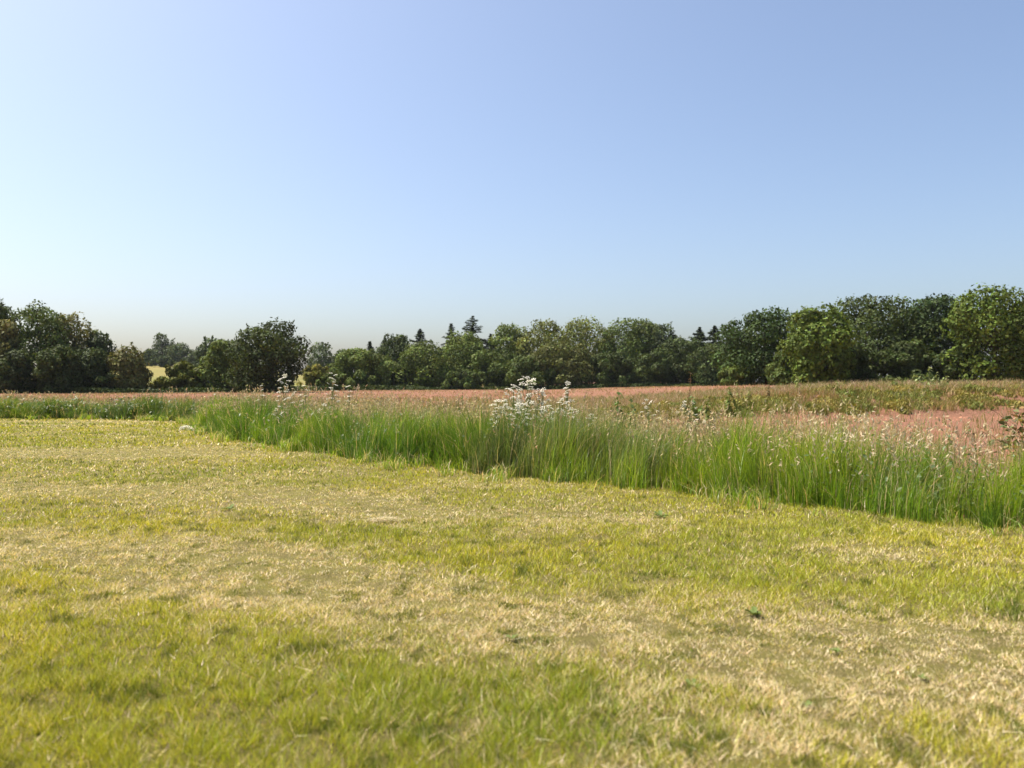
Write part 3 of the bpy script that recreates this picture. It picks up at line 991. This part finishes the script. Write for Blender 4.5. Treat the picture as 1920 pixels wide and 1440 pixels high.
# stones and clods on the ploughed soil
clod = Acc()
n = 9000
y = 18 + 60 * rng.rand(n) ** 1.3
x = at(-60 + 2040 * rng.rand(n), y)
ed, _ = edge_dist(x, y)
k_ = ed > strip_width(x, y) - 0.2
x, y = x[k_], y[k_]
n = len(x)
s = (0.012 + 0.05 * rng.rand(n) ** 3) * (0.7 + 0.012 * y)
O = np.array([(1, 0, 0), (0, 1, 0), (-1, 0, 0), (0, -1, 0), (0, 0, 0.8)], float)
V = O[None] * s[:, None, None] * (0.7 + 0.6 * rng.rand(n, 5, 3))
V[:, :, 0] += x[:, None]
V[:, :, 1] += y[:, None]
V[:, :, 2] += ground_z(x, y)[:, None]
i = np.arange(n)[:, None] * 5
F = np.concatenate([i + np.array([[a, b, 4]]) for a, b in ((0, 1), (1, 2), (2, 3), (3, 0))])
cc = vary(np.tile([0.30, 0.145, 0.09], (n, 1)), rng, 0.35, 0.06)
clod.add(V.reshape(-1, 3), [F], np.repeat(cc, 5, axis=0))
co = link('soil_clods', clod.mesh('soil_clods'), M_bark)
tag(co, 'small red earth clods strewn over the ploughed field', 'soil', kind='stuff')

# ------------------------------------------------------------------ cow parsley
def umbel_mesh(seed):
    r = np.random.RandomState(seed)
    a = Acc()
    for k in range(11):
        rr = 0.055 * math.sqrt((k + 0.4) / 11)
        an = k * 2.4 + r.rand() * 0.4
        c = np.array([rr * math.cos(an), rr * math.sin(an), 0.012 - 3.2 * rr * rr + r.normal(0, 0.003)])
        q = 0.013 * (0.8 + 0.4 * r.rand())
        m = 5
        ring = [c + np.array([q * math.cos(6.28 * i / m + an), q * math.sin(6.28 * i / m + an), -0.004 + r.normal(0, 0.002)]) for i in range(m)]
        V = [c + np.array([0, 0, 0.004])] + ring
        F = np.array([(0, 1 + i, 1 + (i + 1) % m) for i in range(m)])
        w = 0.56 + 0.14 * r.rand()
        a.add(V, [F], (w, w * 0.96, w * 0.80))
        a.add([(0.0012, 0, -0.05), (-0.0012, 0, -0.05), c], [np.array([(0, 1, 2)])], (0.16, 0.20, 0.06))
    return a.mesh('flower_head')


UMB = [umbel_mesh(s) for s in range(4)]
for u in UMB:
    u.materials.append(M_petal)
STEM_C = np.array([0.13, 0.17, 0.055])


def cow_parsley(px, py, Y, nh, spread, label, seed, big=1.0):
    r = np.random.RandomState(seed)
    X = at(px, Y)
    z = float(ground_z(X, Y))
    H = zat(py, Y) - z
    root = bpy.data.objects.new('cow_parsley', None)
    root.empty_display_size = 0.2
    col.objects.link(root)
    root.location = (X, Y, z)
    tag(root, label, 'wildflower', 'cow parsley in the tall grass')
    st, lf = Acc(), Acc()
    tube(st, [(0, 0, -0.03), (r.normal(0, 0.02), r.normal(0, 0.02), H * 0.55), (r.normal(0, 0.02), r.normal(0, 0.02), H * 0.93)],
         [0.009, 0.007, 0.004], STEM_C, 5)
    nh = int(nh * (3.0 if px > 900 else 1.9))
    for k in range(nh):
        t = 0.55 + 0.45 * (k + 1) / nh
        a = k * 2.4 + r.rand()
        rr = (1.5 if px > 900 else 1.5) * spread * (1.15 - 0.85 * (t - 0.55) / 0.45) * (0.5 + 0.6 * r.rand())
        tip = np.array([rr * math.cos(a), rr * math.sin(a), H * t - r.rand() * 0.03])
        b = np.array([0, 0, H * (t - 0.24)])
        tube(st, [b, b * 0.5 + tip * 0.5 + np.array([rr * 0.25 * math.cos(a), rr * 0.25 * math.sin(a), -0.02]), tip], [0.005, 0.004, 0.0025], STEM_C, 4)
        o = link('flower_head', UMB[r.randint(4)], None, root)
        o.location = tip
        s = min(big, 1.10) * (0.65 + 0.55 * r.rand())
        o.scale = (s, s, s)
        o.rotation_euler = (r.normal(0, 0.35), r.normal(0, 0.35), r.rand() * 6.28)
    for k in range(5):
        a = r.rand() * 6.28
        o = np.array([math.cos(a), math.sin(a), 0.4])
        b = np.array([0, 0, H * (0.15 + 0.5 * r.rand())])
        m = 16
        s = r.rand(m)
        P = b + o * (s * 0.26)[:, None] + r.normal(0, 0.035, (m, 3)) * s[:, None]
        cards(lf, P, unit(np.array([0, 0, 1.0]) + r.normal(0, 0.4, (m, 3))), np.full(m, 0.03), vary(np.tile([0.10, 0.16, 0.04], (m, 1)), r), r, 2.2)
    link('stem', st.mesh('stem', True), M_stem, root)
    tag(link('foliage', lf.mesh('foliage'), M_tall, root), kind='stuff')


PARSLEY = [
    (988, 706, 15.2, 14, 0.22, 'tallest cow parsley of the white cluster in the middle', 1.15),
    (962, 722, 15.0, 10, 0.20, 'cow parsley left of the tallest one in the white cluster', 1.1),
    (1014, 728, 15.3, 9, 0.17, 'cow parsley right of the tallest one in the white cluster', 1.1),
    (938, 748, 14.6, 9, 0.20, 'leftmost low cow parsley of the white cluster', 1.1),
    (978, 754, 14.4, 10, 0.20, 'low cow parsley at the front of the white cluster', 1.1),
    (1024, 760, 14.5, 8, 0.18, 'low cow parsley front right in the white cluster', 1.0),
    (1056, 744, 14.8, 9, 0.13, 'cow parsley a step right of the white cluster', 1.1),
    (1076, 764, 14.6, 6, 0.12, 'rightmost low cow parsley by the white cluster', 1.0),
    (1064, 715, 16.2, 4, 0.07, 'single thin cow parsley standing high right of the cluster', 1.1),
    (1110, 776, 14.3, 4, 0.12, 'small cow parsley just showing above grass right of centre', 0.9),
    (1290, 752, 19.0, 5, 0.30, 'flat topped cow parsley at the foot of the red bank', 1.0),
    (1215, 748, 20.0, 4, 0.22, 'cow parsley with few heads left of the bank plants', 1.0),
    (533, 704, 22.5, 9, 0.20, 'tall cow parsley with slanting heads before the big dark tree', 1.5),
    (492, 722, 22.8, 3, 0.09, 'small cow parsley left of the tall one before the dark tree', 1.4),
    (572, 722, 22.6, 3, 0.10, 'small cow parsley between the two tall ones on the left', 1.3),
    (623, 699, 22.0, 8, 0.15, 'tall cow parsley right of the big dark tree', 1.45),
    (655, 724, 22.4, 3, 0.10, 'short cow parsley right of the two tall ones', 1.4),
    (556, 734, 22.2, 4, 0.25, 'spreading cow parsley low between the tall ones', 1.2),
    (520, 762, 20.8, 5, 0.18, 'cow parsley with white dots inside the grass below the tall one', 1.2),
    (508, 800, 20.2, 4, 0.15, 'cow parsley low in the grass at far left of the strip', 1.2),
    (608, 758, 20.0, 4, 0.18, 'cow parsley half sunk in grass below the right tall one', 1.2),
]
for k, (px, py, Y, nh, sp, lab, big) in enumerate(PARSLEY):
    cow_parsley(px, py, Y, nh, sp, lab, 500 + k, big)

# a flower head bent down at the corner of the strip
root = bpy.data.objects.new('fallen_cow_parsley', None)
col.objects.link(root)
fx, fy = ground_pt(349, 815)
root.location = (fx, fy, float(lawn_z(fx, fy)))
tag(root, 'white flower clump bent over on the lawn at the corner of the strip', 'wildflower')
r = np.random.RandomState(77)
st = Acc()
tube(st, [(0.5, 0.35, 0), (0.35, 0.2, 0.25), (0.1, 0.02, 0.22), (-0.1, -0.05, 0.12)], [0.01, 0.009, 0.007, 0.004], STEM_C, 5)
link('stem', st.mesh('stem', True), M_stem, root)
for k in range(9):
    o = link('flower_head', UMB[k % 4], None, root)
    u = k / 8.0
    o.location = (-0.17 + 0.34 * u, r.normal(0, 0.04), 0.09 + 0.10 * math.sin(math.pi * (0.15 + 0.75 * u)) + r.normal(0, 0.01))
    o.scale = (1.5, 1.5, 1.5)
    o.rotation_euler = (0.35 + r.normal(0, 0.2), -0.9 + 1.6 * u, r.rand() * 6)

# ------------------------------------------------------------------ single weeds that stand out
def leafy_plant(name, px, py, Y, label, seed, tint, leaf=0.09, nst=3, spread=0.2, dens=26, group='tall weeds on the field side', spike=None):
    r = np.random.RandomState(seed)
    X = at(px, Y)
    z = float(ground_z(X, Y))
    H = zat(py, Y) - z
    root = bpy.data.objects.new(name, None)
    root.empty_display_size = 0.2
    col.objects.link(root)
    root.location = (X, Y, z)
    tag(root, label, 'weed', group)
    st, lf, sp = Acc(), Acc(), Acc()
    for k in range(nst):
        a = r.rand() * 6.28
        hk = H * (1 if k == 0 else 0.6 + 0.35 * r.rand())
        tip = np.array([spread * math.cos(a) * r.rand(), spread * math.sin(a) * r.rand(), hk])
        mid = tip * 0.5 + np.array([0, 0, 0.02])
        tube(st, [(0, 0, -0.03), mid, tip], [0.012, 0.009, 0.004], np.asarray(tint) * 1.1, 4)
        s = 0.12 + 0.88 * r.rand(dens)
        an = r.rand(dens) * 6.28
        o = np.stack([np.cos(an), np.sin(an), np.zeros(dens)], 1)
        P = tip[None] * s[:, None] + o * (leaf * 0.7) * (1.15 - 0.6 * s)[:, None]
        N = unit(np.array([0, 0, 1.0]) + o * 0.6 + r.normal(0, 0.35, (dens, 3)))
        cards(lf, P, N, leaf * (0.6 + 0.6 * r.rand(dens)) * (1.15 - 0.5 * s), vary(np.tile(tint, (dens, 1)), r, 0.3), r, 1.7, o - np.array([0, 0, 0.25]))
        if spike is not None:
            m = 44
            s = 0.62 + 0.40 * r.rand(m)
            P = tip[None] * s[:, None] + r.normal(0, 0.035, (m, 3))
            cards(sp, P, unit(r.normal(size=(m, 3))), np.full(m, 0.026), vary(np.tile(spike, (m, 1)), r, 0.3), r, 1.6)
    link('stem', st.mesh('stem', True), M_stem, root)
    tag(link('foliage', lf.mesh('foliage'), M_leaf, root), kind='stuff')
    if spike is not None:
        link('seed_spike', sp.mesh('seed_spike'), M_dry, root)


W_GREEN, W_PALE, W_DARK = (0.14, 0.185, 0.045), (0.22, 0.25, 0.09), (0.10, 0.15, 0.04)
leafy_plant('dock_plant', 1291, 699, 26.0, 'rusty brown dock spike standing against the dark wood', 601, (0.14, 0.12, 0.05), 0.06, 2, 0.12, 14, spike=(0.20, 0.12, 0.06))
leafy_plant('thistle', 1160, 737, 17.0, 'dark leafy thistle with thick stem right of the white flowers', 602, W_DARK, 0.12, 3, 0.14, 30)
leafy_plant('thistle', 1182, 748, 17.2, 'shorter dark thistle leaning beside the taller thistle', 603, W_DARK, 0.11, 2, 0.12, 26)
leafy_plant('thistle', 1302, 744, 20.5, 'dark bushy thistle before the left end of the bank', 604, W_DARK, 0.13, 4, 0.3, 28)
leafy_plant('thistle', 1335, 747, 21.0, 'green thistle right of the dark bushy one', 605, W_GREEN, 0.12, 4, 0.3, 26)
leafy_plant('tall_weed', 1384, 712, 36.5, 'tallest yellow green weed rising over the left of the bank', 606, (0.22, 0.23, 0.07), 0.09, 5, 0.6, 40)
leafy_plant('tall_weed', 1402, 722, 36.8, 'yellow green weed just right of the tallest one', 607, (0.21, 0.21, 0.07), 0.09, 4, 0.5, 34)
leafy_plant('tall_weed', 1368, 726, 36.0, 'lower green weed left of the tallest one', 608, W_GREEN, 0.13, 4, 0.4, 30)
leafy_plant('tall_weed', 1440, 722, 40.0, 'brown stemmed weed on the bank below the right wood', 609, (0.16, 0.13, 0.05), 0.10, 3, 0.3, 22, spike=(0.30, 0.19, 0.11))
leafy_plant('tall_weed', 1498, 706, 44.0, 'pale leafed weed before the bright yellow green tree', 610, W_PALE, 0.14, 3, 0.5, 18)
leafy_plant('tall_weed', 1572, 712, 44.0, 'short pale weed on the bank crest under the dark tree', 611, W_PALE, 0.13, 3, 0.4, 16)
leafy_plant('tall_weed', 1676, 714, 45.0, 'small green weed on the bank crest between pale ones', 612, W_GREEN, 0.14, 4, 0.5, 26)
leafy_plant('sapling', 1738, 688, 45.5, 'pale leafed sapling standing out against the dark right wood', 613, (0.26, 0.31, 0.13), 0.20, 4, 0.8, 16)
leafy_plant('tall_weed', 1770, 704, 45.0, 'low pale weed at the right foot of the pale sapling', 614, W_PALE, 0.16, 3, 0.6, 14)
leafy_plant('dock_plant', 1912, 712, 46.0, 'brown dock on the bank at the right edge', 615, (0.15, 0.12, 0.05), 0.12, 4, 0.5, 20, spike=(0.28, 0.15, 0.09))
leafy_plant('thistle', 866, 736, 19.0, 'slim dark thistle left of the white flower cluster', 616, W_DARK, 0.08, 2, 0.16, 14)
leafy_plant('dock_plant', 756, 768, 17.6, 'dark brown dock stems in the tall grass left of centre', 617, (0.09, 0.08, 0.035), 0.06, 5, 0.30, 10, spike=(0.15, 0.085, 0.05))
leafy_plant('dock_plant', 1062, 722, 24.0, 'far thin dock stem behind the single high cow parsley', 618, (0.13, 0.12, 0.05), 0.05, 2, 0.06, 10, spike=(0.30, 0.2, 0.12))

# bramble reaching in from the right
r = np.random.RandomState(640)
root = bpy.data.objects.new('bramble_bush', None)
root.empty_display_size = 0.3
col.objects.link(root)
BX, BY = at(1945, 12.2), 12.2
root.location = (BX, BY, float(ground_z(BX, BY)))
tag(root, 'arching bramble with dark leaves reaching in at the right edge', 'bush')
st, lf = Acc(), Acc()
for k in range(26):
    a = r.uniform(0, 6.28)
    reach = r.uniform(0.35, 1.05)
    hh = r.uniform(0.75, 1.42)
    o = np.array([math.cos(a), math.sin(a) * 0.7, 0])
    s = np.linspace(0, 1, 7)
    pts = np.stack([o[0] * reach * s, o[1] * reach * s, hh * (1.5 * s - 0.68 * s ** 3)], 1)
    tube(st, pts, np.linspace(0.007, 0.002, 7), (0.14, 0.075, 0.05), 4)
    m = 22
    u = 0.25 + 0.75 * r.rand(m)
    P = np.stack([o[0] * reach * u, o[1] * reach * u, hh * (1.5 * u - 0.68 * u ** 3)], 1) + r.normal(0, 0.055, (m, 3))
    N = unit(np.array([0, 0, 1.0]) + r.normal(0, 0.45, (m, 3)))
    c = np.where((r.rand(m) < 0.38)[:, None], np.array([[0.26, 0.17, 0.08]]), np.array([[0.10, 0.125, 0.045]]))
    cards(lf, P, N, 0.068 * (0.7 + 0.6 * r.rand(m)), vary(c, r, 0.3), r, 1.5)
link('stem', st.mesh('stem', True), M_bark, root)
tag(link('foliage', lf.mesh('foliage'), M_leaf, root), kind='stuff')

# ------------------------------------------------------------------ rosettes and hay on the lawn
def leaf_shape():
    a = Acc()
    V = [(0, 0, 0), (0.35, 0.16, 0.12), (0.75, 0.20, 0.14), (1.0, 0, 0.02), (0.75, -0.20, 0.14), (0.35, -0.16, 0.12), (0.5, 0, 0.06)]
    a.add(V, [np.array([(0, 6, 1), (1, 6, 2), (2, 6, 3), (3, 6, 4), (4, 6, 5), (5, 6, 0)])], (0.135, 0.18, 0.05))
    me = a.mesh('leaf', True)
    me.materials.append(M_leaf)
    return me


LEAF = leaf_shape()
ROSETTES = [
    (1416, 1172, 11, 0.10, 'largest grey green weed rosette on the right half of the lawn'),
    (1570, 1246, 7, 0.06, 'small dark rosette in the straw right of the largest one'),
    (1512, 1350, 7, 0.06, 'small rosette low in the picture below the largest one'),
    (1298, 1318, 6, 0.06, 'bright small rosette left of the two low right ones'),
    (1240, 982, 9, 0.14, 'dark weed rosette near the tall grass right of centre'),
    (960, 1222, 7, 0.06, 'small rosette in the straw band at the middle'),
    (640, 1300, 7, 0.06, 'dark small rosette in the green bottom left'),
    (1730, 1300, 7, 0.05, 'dark rosette in dry grass near the lower right corner'),
    (430, 968, 8, 0.12, 'far dark rosette in the lime grass on the left'),
]
for k, (px, py, nl, sz, lab) in enumerate(ROSETTES):
    r = np.random.RandomState(700 + k)
    X, Y = ground_pt(px, py)
    root = bpy.data.objects.new('weed_rosette', None)
    root.empty_display_size = 0.05
    col.objects.link(root)
    root.location = (X, Y, float(lawn_z(X, Y)) + 0.012)
    tag(root, lab, 'weed', 'weed rosettes in the lawn')
    for j in range(nl):
        o = link('leaf', LEAF, None, root)
        s = sz * (0.5 + 0.45 * r.rand())
        o.scale = (s, s, s)
        o.rotation_euler = (r.normal(0, 0.2), -0.12 - 0.4 * r.rand(), 6.28 * j / nl + r.normal(0, 0.2))

hay = Acc()
r = np.random.RandomState(800)
X, Y = ground_pt(722, 988)
n = 420
hx_, hy_ = r.normal(0, 0.11, n), r.normal(0, 0.06, n)
bz = 0.05 * np.exp(-(hx_ / 0.12) ** 2 - (hy_ / 0.07) ** 2) * r.rand(n)
base = np.stack([hx_, hy_, 0.02 + bz], 1)
blades(hay, base, np.full(n, 0.025), np.full(n, 0.005), 2 + 2 * r.rand(n), 6.28 * r.rand(n), vary(np.tile([0.55, 0.47, 0.30], (n, 1)), r, 0.2), r, 1)
ho = link('hay_clump', hay.mesh('hay_clump'), M_dry)
ho.location = (X, Y, float(lawn_z(X, Y)))
tag(ho, 'small pale clump of cut hay lying on the lawn left of centre', 'hay')


# ------------------------------------------------------------------ the air
hx, hy0, hy1, hz0, hz1 = 2300.0, -320.0, 3600.0, -1.5, 32.0
hv = [(-hx, hy0, hz0), (hx, hy0, hz0), (hx, hy1, hz0), (-hx, hy1, hz0), (-hx, hy0, hz1), (hx, hy0, hz1), (hx, hy1, hz1), (-hx, hy1, hz1)]
hf = np.array([(0, 3, 2, 1), (4, 5, 6, 7), (0, 1, 5, 4), (1, 2, 6, 5), (2, 3, 7, 6), (3, 0, 4, 7)])
M_haze = bpy.data.materials.new('summer_haze')
M_haze.use_nodes = True
nt = M_haze.node_tree
nt.nodes.remove(nt.nodes['Principled BSDF'])
pv = nt.nodes.new('ShaderNodeVolumePrincipled')
pv.inputs['Color'].default_value = (0.88, 0.94, 1.0, 1)
pv.inputs['Density'].default_value = 0.00006
pv.inputs['Anisotropy'].default_value = 0.0
nt.links.new(pv.outputs[0], nt.nodes['Material Output'].inputs['Volume'])
hz = link('haze', make_mesh('haze', np.array(hv), [hf]), M_haze)
tag(hz, 'thin pale summer haze over the whole field', kind='stuff')
